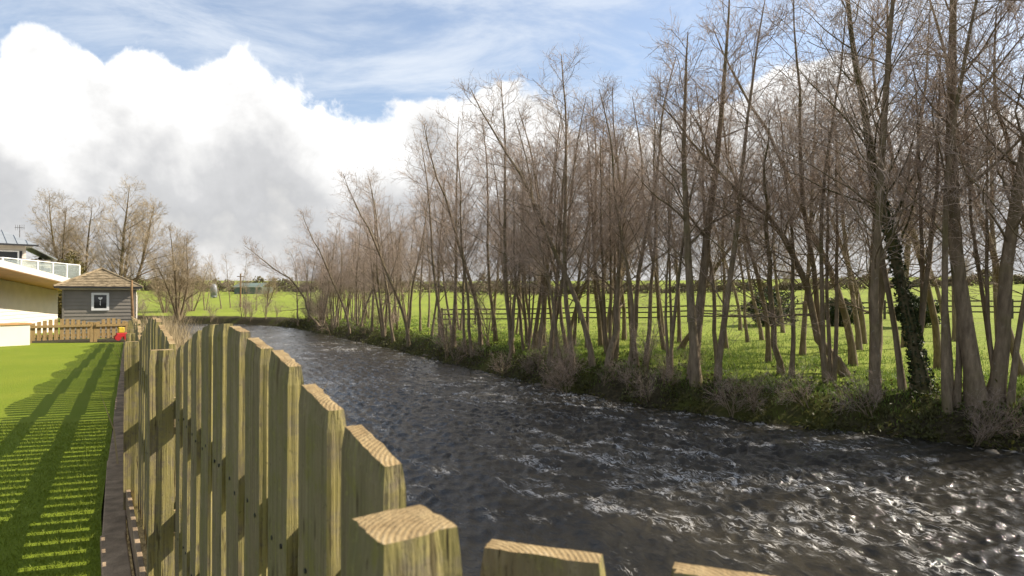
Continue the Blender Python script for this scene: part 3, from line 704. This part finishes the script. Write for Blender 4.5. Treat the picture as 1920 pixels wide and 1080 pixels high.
def make_tree(seed, H=10., r0=.15, stems=1, n1=26, spread=.26, start=.3, wig=.07, lean=(0, 0), ang=(.6, 1.05), n2=8, n3=5, n4=2, crook=0, up1=.05, tw=.007, fan=.10):
    r = np.random.RandomState(seed); thick = []; mid = []; l3 = []; l4 = []
    for s in range(stems):
        a = r.uniform(0, 6.28); ba = np.array([math.cos(a), math.sin(a), 0])*(.12*(stems > 1)); sp = (fan*r.uniform(.6, 1.2) if stems > 1 else .03)
        Hs = H*(1 if s == 0 else r.uniform(.7, .97)); d0 = np.array([lean[0]+math.cos(a)*sp, lean[1]+math.sin(a)*sp, 1.])
        m = 14; T = branch(r, ba+np.array([0, 0, -.25]), d0, Hs+.25, m, wig*.55+crook, .045+crook*.3)
        f = np.linspace(0, 1, m); rad = r0*(1 if s == 0 else r.uniform(.65, .9))*(1-f)**.85+.012; rad[0] *= 1.55; rad[1] *= 1.08
        thick.append((T, rad))
        for k in range(n1):
            f = start+(.98-start)*((k+r.uniform(0, 1))/n1); p, d = at_poly(T, f); L = Hs*(spread*(1-f)**.75+.055)*r.uniform(.6, 1.25)
            b = branch(r, p, side_dir(r, d, r.uniform(*ang)), L, 7, .13, up1); rb = max(.008, .30*np.interp(f, np.linspace(0, 1, m), rad)*r.uniform(.7, 1.2))
            mid.append((b, np.linspace(rb, .006, 7)))
            nn = max(3, int(n2*L/(H*.2)))
            for j in range(nn):
                g = .18+.8*(j+r.uniform(0, 1))/nn; p2, d2 = at_poly(b, g); L2 = L*r.uniform(.25, .5)*(1.15-.6*g)+.12
                c = branch(r, p2, side_dir(r, d2, r.uniform(.5, 1.0)), L2, 5, .16, .05); l3.append((c, np.linspace(max(.005, rb*.4*(1-g*.6)), .0038, 5)))
                for q in range(n3):
                    h = .2+.8*(q+r.uniform(0, 1))/n3; p3, d3 = at_poly(c, h); L3 = r.uniform(.22, .55)
                    e = branch(r, p3, side_dir(r, d3, r.uniform(.4, .95)), L3, 3, .16, .06); l4.append((e, np.array([tw*.62, tw*.5, tw*.35])))
                    for z in range(n4):
                        p4, d4 = at_poly(e, r.uniform(.25, 1)); e2 = branch(r, p4, side_dir(r, d4, r.uniform(.4, 1.0)), r.uniform(.10, .28), 3, .12, .04); l4.append((e2, np.array([tw*.45, tw*.4, tw*.3])))
    def pack(groups):
        Vs, Fs, o = [], [], 0
        for lst, sd in groups:
            if not lst: continue
            V, F = tubes(np.array([a for a, _ in lst]), np.array([b for _, b in lst]), sd); Vs.append(V); Fs.append(F+o); o += len(V)
        return np.vstack(Vs), np.vstack(Fs)
    return pack([(thick, 10), (mid, 5)]), pack([(l3, 3), (l4, 3)])
PROTO = {}
def proto(key, bark, twig, **kw):
    (tv, tf), (cv, cf_) = make_tree(**kw)
    PROTO[key] = (np_mesh(key+'_trunk', tv, tf, True, bark), np_mesh(key+'_crown', cv, cf_, True, twig))
proto('alder_a', M['bark'], M['twig'], seed=1, n1=27, r0=.078, start=.2)
proto('alder_b', M['bark'], M['twig'], seed=2, n1=25, r0=.085, wig=.13, start=.22, spread=.3)
proto('alder_c', M['bark'], M['twig'], seed=3, n1=25, r0=.07, lean=(-.06, 0), start=.28, spread=.25, wig=.1)
proto('alder_d', M['bark'], M['twig'], seed=4, n1=25, r0=.08, lean=(.05, .03), start=.32, spread=.3)
proto('twin', M['bark'], M['twig'], seed=5, stems=2, n1=22, r0=.125, start=.34)
proto('multi', M['bark'], M['twig'], seed=6, stems=3, n1=15, r0=.06, start=.34, spread=.24)
proto('crooked', M['bark'], M['twig'], seed=8, n1=30, r0=.11, crook=.10, start=.22, spread=.34, wig=.12, lean=(-.12, 0))
proto('ivy', M['ivy_bark'], M['twig'], seed=9, n1=28, r0=.115, start=.3, spread=.3)
proto('broad', M['bark_pale'], M['twig_gold'], seed=10, H=10, stems=3, fan=.42, n1=34, r0=.17, start=.2, spread=.38, ang=(.5, .95), n2=9, n3=5, n4=3, tw=.010)
proto('broad2', M['bark_pale'], M['twig_gold'], seed=12, H=10, stems=4, fan=.36, n1=28, r0=.15, start=.2, spread=.36, ang=(.5, 1.0), n2=9, n3=5, n4=3, tw=.010)
proto('thicket', M['bark'], M['twig'], seed=11, H=3.2, stems=5, n1=7, r0=.02, start=.2, spread=.55, n2=4, n3=2, n4=1, wig=.2, ang=(.5, 1.2))
def tree(name, key, loc, H, rz, label, group, lean=(0, 0), wide=1.0):
    t = empty(name, loc, rz); s = H/(3.2 if key == 'thicket' else 10.); t.scale = (s*wide, s*wide, s); t.rotation_euler = (lean[1], lean[0], rz)
    for nm, me in zip(('trunk', 'crown'), PROTO[key]): link(nm, me, None, t)
    tag(t, label, 'shrub' if key == 'thicket' else 'tree', group); return t
GA = 'bare alders along the far river bank'
LA = 'slender bare alder in the row lining the far river bank'
# (x, y of the foot in the photo, kind, height, lean x)
spots = [(1641, 751, 'alder_a', 11.5, -.06), (1552, 702, 'alder_c', 10.5, -.10), (1599, 686, 'alder_b', 11, -.03), (1697, 650, 'alder_a', 12, 0),
         (1920, 708, 'alder_c', 12, -.10), (1872, 671, 'alder_d', 11, -.03), (1619, 645, 'alder_b', 10, 0), (1503, 666, 'alder_d', 10.5, -.05), (1468, 624, 'alder_a', 9.5, 0),
         (1196, 690, 'alder_c', 8.5, .0), (1111, 690, 'alder_b', 10.5, -.08), (1074, 692, 'alder_a', 10, 0), (1055, 697, 'alder_c', 9, -.05), (1030, 688, 'alder_d', 9.5, -.05),
         (1388, 620, 'alder_b', 9.5, 0), (1403, 642, 'alder_c', 9, .02), (1429, 638, 'alder_a', 9.5, -.08), (1244, 630, 'alder_a', 10, 0), (1170, 638, 'alder_b', 10.5, .04), (1137, 624, 'alder_d', 10.5, 0),
         (961, 664, 'alder_a', 10, -.06), (901, 650, 'alder_b', 10.5, .02), (887, 668, 'alder_c', 9.5, 0), (850, 655, 'alder_d', 10.5, -.1), (832, 642, 'alder_a', 10, -.04), (767, 650, 'alder_b', 9.5, -.05), (739, 641, 'alder_c', 10, -.03),
         (721, 632, 'alder_a', 9.5, 0), (697, 622, 'alder_d', 9.5, -.05), (656, 627, 'alder_b', 9, -.08), (1000, 655, 'alder_d', 10.5, 0), (930, 640, 'alder_a', 10, 0), (1960, 760, 'alder_a', 12, 0), (1790, 640, 'alder_d', 11, 0), (1770, 625, 'alder_b', 10, 0)]
for i, (x, y, k, Hh, ln) in enumerate(spots):
    p = ground_px(x, y); tree('alder_tree', k, p, Hh*random.uniform(.95, 1.06), random.uniform(-.7, .7), LA if ln > -.045 else 'slim bare alder tilting out towards the river from the bank row', GA, (ln, random.uniform(-.03, .03)))
for x, y in [(1303, 713)]: tree('alder_tree', 'twin', ground_px(x, y), 11.2, .3, 'tall twin stemmed alder rising from one stool on the far bank', None)
tree('alder_tree', 'twin', ground_px(1845, 757), 12.5, 1.9, 'thick forked alder with two trunks fused at the base on the bank', None, (-.07, 0))
ivy_tree = tree('alder_tree', 'ivy', ground_px(1734, 738), 11.5, 0, 'ivy and moss grown alder trunk on the far bank', None)
tree('alder_tree', 'crooked', ground_px(1590, 706), 9.5, .0, 'mossy alder leaning over the river from the far bank', None, (-.16, 0))
tree('alder_tree', 'crooked', ground_px(1272, 656), 8.5, 2.4, 'crooked bent tree with snaking limbs behind the twin stemmed alder', None, (-.2, 0))
tree('alder_tree', 'crooked', ground_px(600, 612), 9.0, .2, 'leaning alder reaching over the water at the end of the row', None, (-.25, 0))
# more of the row where it closes up in the distance
for k in range(46):
    f = k/45; i = int(len(FB)*(.38+.25*f)); b = FB[i]; off = random.uniform(.8, 7); nrm = np.array([.83, .55])
    q = b+nrm*off; kk = random.choice(['alder_a', 'alder_b', 'alder_c', 'alder_d', 'multi'])
    tree('alder_tree', kk, (q[0], q[1], ground_at(*q)), random.uniform(7.5, 10.2)*(1-.12*f), random.uniform(0, 6.28), LA if kk != 'multi' else 'several stemmed alder in the dense row along the bank', GA, (random.uniform(-.1, .03), 0))
for k in range(11):
    f = (k+random.random())/11; b = FB[int(NB*(.15+.26*f))]; q = b+np.array([.6, .8])*random.uniform(3.5, 13); kk = random.choice(['alder_a', 'alder_b', 'alder_c', 'alder_d'])
    tree('alder_tree', kk, (q[0], q[1], ground_at(*q)), random.uniform(8.5, 11), random.uniform(0, 6.28), 'slender bare alder standing back in the meadow behind the bank row', 'alders standing back in the meadow', (random.uniform(-.06, .04), 0))
for k in range(24):
    f = (k+random.random())/24; b = FB[int(NB*(.17+.25*f))]; q = b+np.array([.6, .8])*random.uniform(.9, 4.5); kk = random.choice(['multi', 'alder_c', 'alder_a', 'multi', 'crooked'])
    tree('alder_tree', kk, (q[0], q[1], ground_at(*q)), random.uniform(7.0, 10.5), random.uniform(0, 6.28), {'multi': 'several stemmed alder in the dense row along the bank', 'crooked': 'slight crooked alder with wandering limbs among the straighter bank trees'}.get(kk, LA), GA if kk != 'crooked' else 'crooked alders among the bank row', (random.uniform(-.10, .06), random.uniform(-.04, .04)))
for k in range(18):
    b = FB[int(NB*random.uniform(.52, .66))]; q = b+np.array([.83, .55])*random.uniform(.4, 5); kk = random.choice(['alder_a', 'multi', 'alder_b'])
    tree('alder_tree', kk, (q[0], q[1], ground_at(*q)), random.uniform(6.0, 8.2), random.uniform(0, 6.28), 'small bare alder in the dense screen before the river bend', 'alders closing the row before the bend', (random.uniform(-.15, 0), 0))
GS = 'bare scrub on the far bank'
for k in range(28):
    i = int(NB*random.uniform(.10, .45)); q = FB[i]+np.array([.7, .7])*random.uniform(-.1, 1.3)
    tree('bare_shrub', 'thicket', (q[0], q[1], ground_at(*q)-.05), random.uniform(.5, 1.3), random.uniform(0, 6.28), 'low bare bramble stems straggling down the earth bank to the water', 'bramble stems on the earth bank', (random.uniform(-.9, -.2), random.uniform(-.4, .4)))
for k in range(26):
    i = int(len(FB)*(.16+.5*random.random()**.6)); b = FB[i]; q = b+np.array([.83, .55])*random.uniform(.3, 2.2)
    tree('bare_shrub', 'thicket', (q[0], q[1], ground_at(*q)-.05), random.uniform(.7, 1.7)*(1 if i < len(FB)*.42 else 1.9), random.uniform(0, 6.28), 'tangled leafless shrub growing at the foot of the alders', GS, (random.uniform(-.5, .1), 0))
# left background trees
tree('broad_tree', 'broad', (-33.5, 52, -.7), 11.2, .5, 'large bare spreading tree rising directly behind the summerhouse roof', None)
tree('broad_tree', 'broad2', (-39, 55, -.7), 11.4, 2.0, 'bare spreading tree between the house and the summerhouse', None)
tree('broad_tree', 'broad2', (-31.0, 57, -.8), 8.6, 4.2, 'smaller bare golden twigged tree on the river side of the summerhouse', None, (.12, 0))
for x, Y, Hh, k in ((335, 62, 5.5, 'broad'), (385, 80, 7.5, 'multi'), (415, 84, 7.8, 'alder_b'), (432, 86, 7.6, 'alder_a'), (458, 84, 7.4, 'multi'), (310, 74, 6.5, 'broad2'), (360, 78, 7, 'broad2'), (500, 92, 5, 'broad'), (480, 78, 4, 'multi')):
    X = (x-960)/FPX*Y; tree('field_tree', k, (X, Y, ground_at(X, Y)-.1), Hh, random.uniform(0, 6), 'small bare tree on the bank where the river bends away', 'trees at the river bend')
for k in range(14):
    X = random.uniform(-46, -24); Y = np.interp(X, [-46, -24], [68.5, 61])+random.uniform(0, 2)
    tree('bare_shrub', 'thicket', (X, Y, ground_at(X, Y)-.05), random.uniform(1.5, 3), random.uniform(0, 6), 'brown leafless shrub at the bend of the river', 'scrub at the river bend')

# ---- leafy masses
def leaf_cloud(name, C, size, mat_, seed=1, parent=None):
    r = np.random.RandomState(seed); n = len(C); a = r.normal(0, 1, (n, 3)); a /= np.linalg.norm(a, axis=1)[:, None]; b = np.cross(a, r.normal(0, 1, (n, 3))); b /= np.linalg.norm(b, axis=1)[:, None]
    s = (size*r.uniform(.6, 1.3, n))[:, None]; c = np.cross(a, b)
    V = np.stack([C-a*s, C+b*s*.5+c*s*.12, C+a*s, C-b*s*.5+c*s*.12], 1).reshape(-1, 3); q = np.arange(n)[:, None]*4
    return link(name, np_mesh(name, V, [q+np.array([[0, 1, 2]]), q+np.array([[0, 2, 3]])], False, mat_), None, parent)
def bush(name, loc, rx, rz, n, size, m, label, cat='bush', group=None, stem=True):
    t = empty(name, loc); r = np.random.RandomState(int(abs(loc[0]*31+loc[1]*7)) % 9999)
    d = r.normal(0, 1, (n, 3)); d /= np.linalg.norm(d, axis=1)[:, None]; lump = 1+.34*np.sin(d[:, 0]*5+1)*np.sin(d[:, 1]*4)+.12*np.sin(d[:, 2]*7+d[:, 0]*6)
    C = d*(r.uniform(.55, 1, n)**.5*lump)[:, None]*np.array([rx, rx, rz])+np.array([0, 0, rz*.95]); C = C[C[:, 2] > .02]
    leaf_cloud('foliage', C, size, m, 3, t)
    if stem: MB().tube([(0, 0, -.2), (.05, 0, rz*.6), (0, .05, rz*1.2)], [.10*rx, .07*rx, .03*rx], 6).build('stem', M['bark'], t)
    tag(t, label, cat, group); return t
p = px(118, 500, 48); bush('evergreen_tree', (p.x, p.y, -.7), 1.9, 2.4, 9000, .13, M['golden_leaf'], 'golden green evergreen beside the house balcony', 'tree')
for (x, y, w, lab) in ((1440, 598, 1.25, 'round dark evergreen bush by the field fence, widest of three'), (1574, 600, .95, 'round dark evergreen bush by the field fence behind a leaning alder'), (1712, 602, .95, 'round dark evergreen bush at the field fence behind ivy grown trunk')):
    p = ground_px(x, y+12); bush('evergreen_bush', p, w, w*.85, 5000, .085, M['evergreen'], lab)
# ivy clinging to one trunk
tv = np.empty(len(PROTO['ivy'][0].vertices)*3, np.float32); PROTO['ivy'][0].vertices.foreach_get('co', tv); tv = tv.reshape(-1, 3)[:140]
rings_ = tv.reshape(14, 10, 3); cen = rings_.mean(1); r_iv = np.random.RandomState(21); C = []
for k in range(1500):
    f = r_iv.uniform(.3, 6.5)*r_iv.uniform(.4, 1); i_ = int(f); u_ = f-i_; j_ = r_iv.randint(10)
    e_ = rings_[i_, j_]*(1-u_)+rings_[i_+1, j_]*u_; m_ = cen[i_]*(1-u_)+cen[i_+1]*u_; C.append(m_+(e_-m_)*r_iv.uniform(1.0, 1.5))
leaf_cloud('ivy', np.array(C), .045, M['evergreen'], 8, ivy_tree)
# bank undergrowth, one mass
n = 36000; i = (rs.uniform(.10, .70, n)*NB).astype(int); off = rs.gamma(1.6, .75, n)-.15
Q = FB[i]+np.array([.83, .55])*off[:, None]+rs.normal(0, .12, (n, 2)); clump = wob(Q[:, 0], Q[:, 1], 2.1, 3)+.6*wob(Q[:, 0], Q[:, 1], 5, 8); kp = clump > rs.uniform(-.55, .45, n); Q = Q[kp]; off = off[kp]
Hq = ground_h(Q); kp = Hq > WATER-.1; Q = Q[kp]; Hq = Hq[kp]
C = np.column_stack([Q, Hq+rs.gamma(1.5, .06, len(Q))])
o = leaf_cloud('bank_undergrowth', C, .055, M['bank_leaf'], 5); tag(o, 'dark ivy and bramble leaves covering the far river bank', 'undergrowth', kind='stuff')
n = 110000; i = (rs.uniform(.08, .62, n)*NB).astype(int); off = .9+rs.gamma(1.5, 3.2, n)
Q = FB[i]+np.array([.83, .55])*off[:, None]+rs.normal(0, .3, (n, 2)); kp = (wob(Q[:, 0], Q[:, 1], 1.3, 6) > rs.uniform(-.8, .5, n)) & ~inside(Q); Q = Q[kp]
o = link('meadow_grass', blades('meadow_grass', np.column_stack([Q, ground_h(Q)-.01]), .13, .022, M['meadow_blade'], .9, 4)); tag(o, 'lush green grass under the alders', 'grass', kind='stuff')
# far hedge line
def hedge(name, a, b, h, n, label, m=M['hedge'], w=1.2):
    r = np.random.RandomState(n); t = r.uniform(0, 1, n); P_ = np.array(a)[None]*(1-t)[:, None]+np.array(b)[None]*t[:, None]+r.normal(0, w*.5, (n, 2))
    hh = h*(.75+.35*np.sin(t*60)*np.sin(t*23+1)+.25*np.sin(t*170)); C = np.column_stack([P_, ground_h(P_)+r.uniform(0, 1, n)**.7*hh]); o = leaf_cloud(name, C, .36, m, 2)
    tag(o, label, 'hedge'); return o
hedge('hedgerow', (-10, 150), (150, 128), 2.6, 16000, 'long brown hedgerow along the top of the sunny field')
hedge('hedgerow', (-120, 190), (10, 170), 4.0, 14000, 'distant brown hedgerow behind the green barn')
for k, (x, Y_, h_) in enumerate(((1120, 150, 7), (1330, 140, 8), (1480, 150, 6.5), (1650, 135, 8), (1010, 160, 7), (1800, 140, 7))):
    X_ = (x-960)/FPX*Y_; tree('hedge_tree', 'broad' if k % 2 else 'broad2', (X_, Y_, ground_at(X_, Y_)-.2), h_, k, 'distant bare tree standing in the hedgerow at the top of the field', 'trees in the far hedgerow')
# stones at the water's edge
for k in range(22):
    i = int(NB*random.uniform(.14, .5)); q = FB[i]+np.array([.83, .55])*random.uniform(-.15, .45); r_ = random.uniform(.08, .22); rr = np.random.RandomState(k)
    mb = MB(); nlat, nlon = 5, 8; vs = []
    for a in range(nlat+1):
        for b in range(nlon):
            th = math.pi*a/nlat; ph = 2*math.pi*b/nlon; j = 1+rr.uniform(-.18, .18); vs.append((r_*j*math.sin(th)*math.cos(ph)*1.3, r_*j*math.sin(th)*math.sin(ph), r_*.62*j*math.cos(th)))
    mb.add(vs, [(a*nlon+b, (a+1)*nlon+b, (a+1)*nlon+(b+1) % nlon, a*nlon+(b+1) % nlon) for a in range(nlat) for b in range(nlon)])
    o = mb.build('bank_stone', M['stone'], None, True); o.location = (q[0], q[1], max(ground_at(*q), WATER-.05)+.02); tag(o, "rounded grey stone at the water's edge under the far bank", 'stone', "stones along the water's edge")

# ---- field fence (post and rail)
ff = empty('field_fence', (15, 39, ground_at(15, 39))); tag(ff, 'dark post and rail fence crossing the sunny field behind the alders', 'fence')
fx = np.arange(-5, 46, 2.4); fp = [Vector((x, 43-.16*x, ground_at(x, 43-.16*x))) for x in fx]
for k, p in enumerate(fp):
    MB().box((-.06, -.05, -.3), (.06, .05, 1.22), Matrix.Translation(p-ff.location)).build('post', M['rail_old'], ff)
    if k < len(fp)-1:
        q = fp[k+1]; d = q-p
        for zz in (.40, .75, 1.08):
            a = p+Vector((0, -.07, zz))-ff.location; b = q+Vector((0, -.07, zz))-ff.location
            MB().prism([a+Vector((0, 0, -.045)), b+Vector((0, 0, -.045)), b+Vector((0, 0, .045)), a+Vector((0, 0, .045))], (0, -.035, 0)).build('rail', M['rail_old'], ff)

# ---- farm beyond the bend, telegraph pole
Y = 165.; X = (465-960)/FPX*Y; gz = ground_at(X, Y)
t = empty('barn', (X, Y, gz)); tag(t, 'long green sheeted barn far beyond the river bend', 'barn')
MB().box((-3.7, 0, -1), (3.7, 8, 1.9)).build('wall', M['barn'], t)
MB().prism([(-3.9, -.3, 1.9), (3.9, -.3, 1.9), (3.9, 4, 2.9), (-3.9, 4, 2.9)], (0, 0, .12)).build('roof', M['barn'], t); MB().box((-3.9, -.34, 1.80), (3.9, -.31, 1.96)).build('gutter', M['frame'], t)
Y = 130.; X = (401-960)/FPX*Y; gz = ground_at(X, Y); t = empty('feed_silo', (X, Y, gz)); tag(t, 'grey steel feed silo standing beyond the river bend', 'silo')
MB().tube([(0, 0, .55), (0, 0, 2.6), (0, 0, 3.1)], [.68, .68, .2], 16).build('drum', M['silo'], t, True); MB().tube([(0, 0, .1), (0, 0, .55)], [.3, .68], 16).build('hopper', M['silo'], t, True)
for k in range(4): MB().tube([(.64*math.cos(k*1.57), .64*math.sin(k*1.57), -.4), (.64*math.cos(k*1.57), .64*math.sin(k*1.57), 1.1)], .06, 5).build('leg', M['silo'], t)
Y = 88.; X = (451-960)/FPX*Y; gz = ground_at(X, Y); t = empty('telegraph_pole', (X, Y, gz)); tag(t, 'brown wooden telegraph pole among small trees at the river bend', 'pole')
MB().tube([(0, 0, -.5), (0, 0, 4.8)], [.13, .10], 8).build('shaft', M['pole'], t); MB().box((-.5, -.05, 4.35), (.5, .05, 4.45)).build('crossarm', M['pole'], t)

# ---- odds and ends beside the cross fence
sp = empty('bare_sapling', (-12.75, 20.6, -.35)); tag(sp, 'thin brown stake like sapling beside the summerhouse corner', 'sapling')
MB().tube([(0, 0, 0), (.02, 0, .9), (-.03, 0, 1.75), (-.02, 0, 2.1)], [.05, .045, .038, .03], 8).build('trunk', M['pole'], sp, True)
MB().tube([(-.02, 0, 2.08), (.22, .1, 2.28), (.55, .2, 2.42)], [.022, .016, .008], 6).build('branch', M['pole'], sp, True)
ty = empty('toy_tractor', (-12.55, 19.75, float(garden_h(0, np.array(19.75)))), R(40)); tag(ty, 'small red and yellow plastic toy at the foot of the low fence', 'toy')
MB().box((-.16, -.10, .10), (.16, .10, .24)).build('body', M['red'], ty, bevel=.02); MB().box((-.10, -.085, .243), (.06, .085, .42)).build('cab', M['yellow'], ty, bevel=.015)
for a in (-.12, .13):
    for b in (-.13, .13): MB().tube([(a, b-.03, .09), (a, b+.03, .09)], .09, 10).build('wheel', M['red'], ty)
# dry ornamental grasses and stones between the fence and the river
GT = 'dry grasses behind the fence'
for k in range(15):
    s = 7.5+k*.95; c = line_at(np.array([s]))[0]; q = c+np.array([.83, .55])*random.uniform(.35, .75); g0 = float(garden_h(0, np.array(q[1])))-.1
    r = np.random.RandomState(k); n = 260; Bq = np.column_stack([r.normal(0, .13, (n, 2)), np.zeros(n)]); 
    o = link('dry_grass_tuft', blades('dry_grass_tuft', Bq, random.uniform(.75, 1.0), .014, M['straw'], .42, k)); o.location = (q[0], q[1], g0); tag(o, 'straw coloured tuft of dry grass between the fence and the river', 'grass tuft', GT)
for k in range(26):
    s = 4.6+k*.62; c = line_at(np.array([s]))[0]; q = c+np.array([.83, .55])*random.uniform(.30, .9); g0 = float(garden_h(0, np.array(q[1])))-.05; rr = np.random.RandomState(k+70)
    mb = MB(); w, d_, h_ = rr.uniform(.12, .24), rr.uniform(.10, .18), rr.uniform(.08, .2)
    vs = [(sx*w*rr.uniform(.75, 1), sy*d_*rr.uniform(.75, 1), z) for z in (-.15, h_) for sy in (-1, 1) for sx in (-1, 1)]
    mb.add(vs, [(0, 2, 3, 1), (4, 5, 7, 6), (0, 1, 5, 4), (2, 6, 7, 3), (0, 4, 6, 2), (1, 3, 7, 5)])
    o = mb.build('border_stone', M['brickred'] if k % 3 else M['stone'], bevel=.02); o.location = (q[0], q[1], g0); o.rotation_euler = (0, 0, rr.uniform(0, 3)); tag(o, 'rough reddish brown stone in the border behind the fence' if k % 3 else 'rough grey stone in the border behind the fence', 'stone', 'reddish border stones' if k % 3 else 'grey border stones')
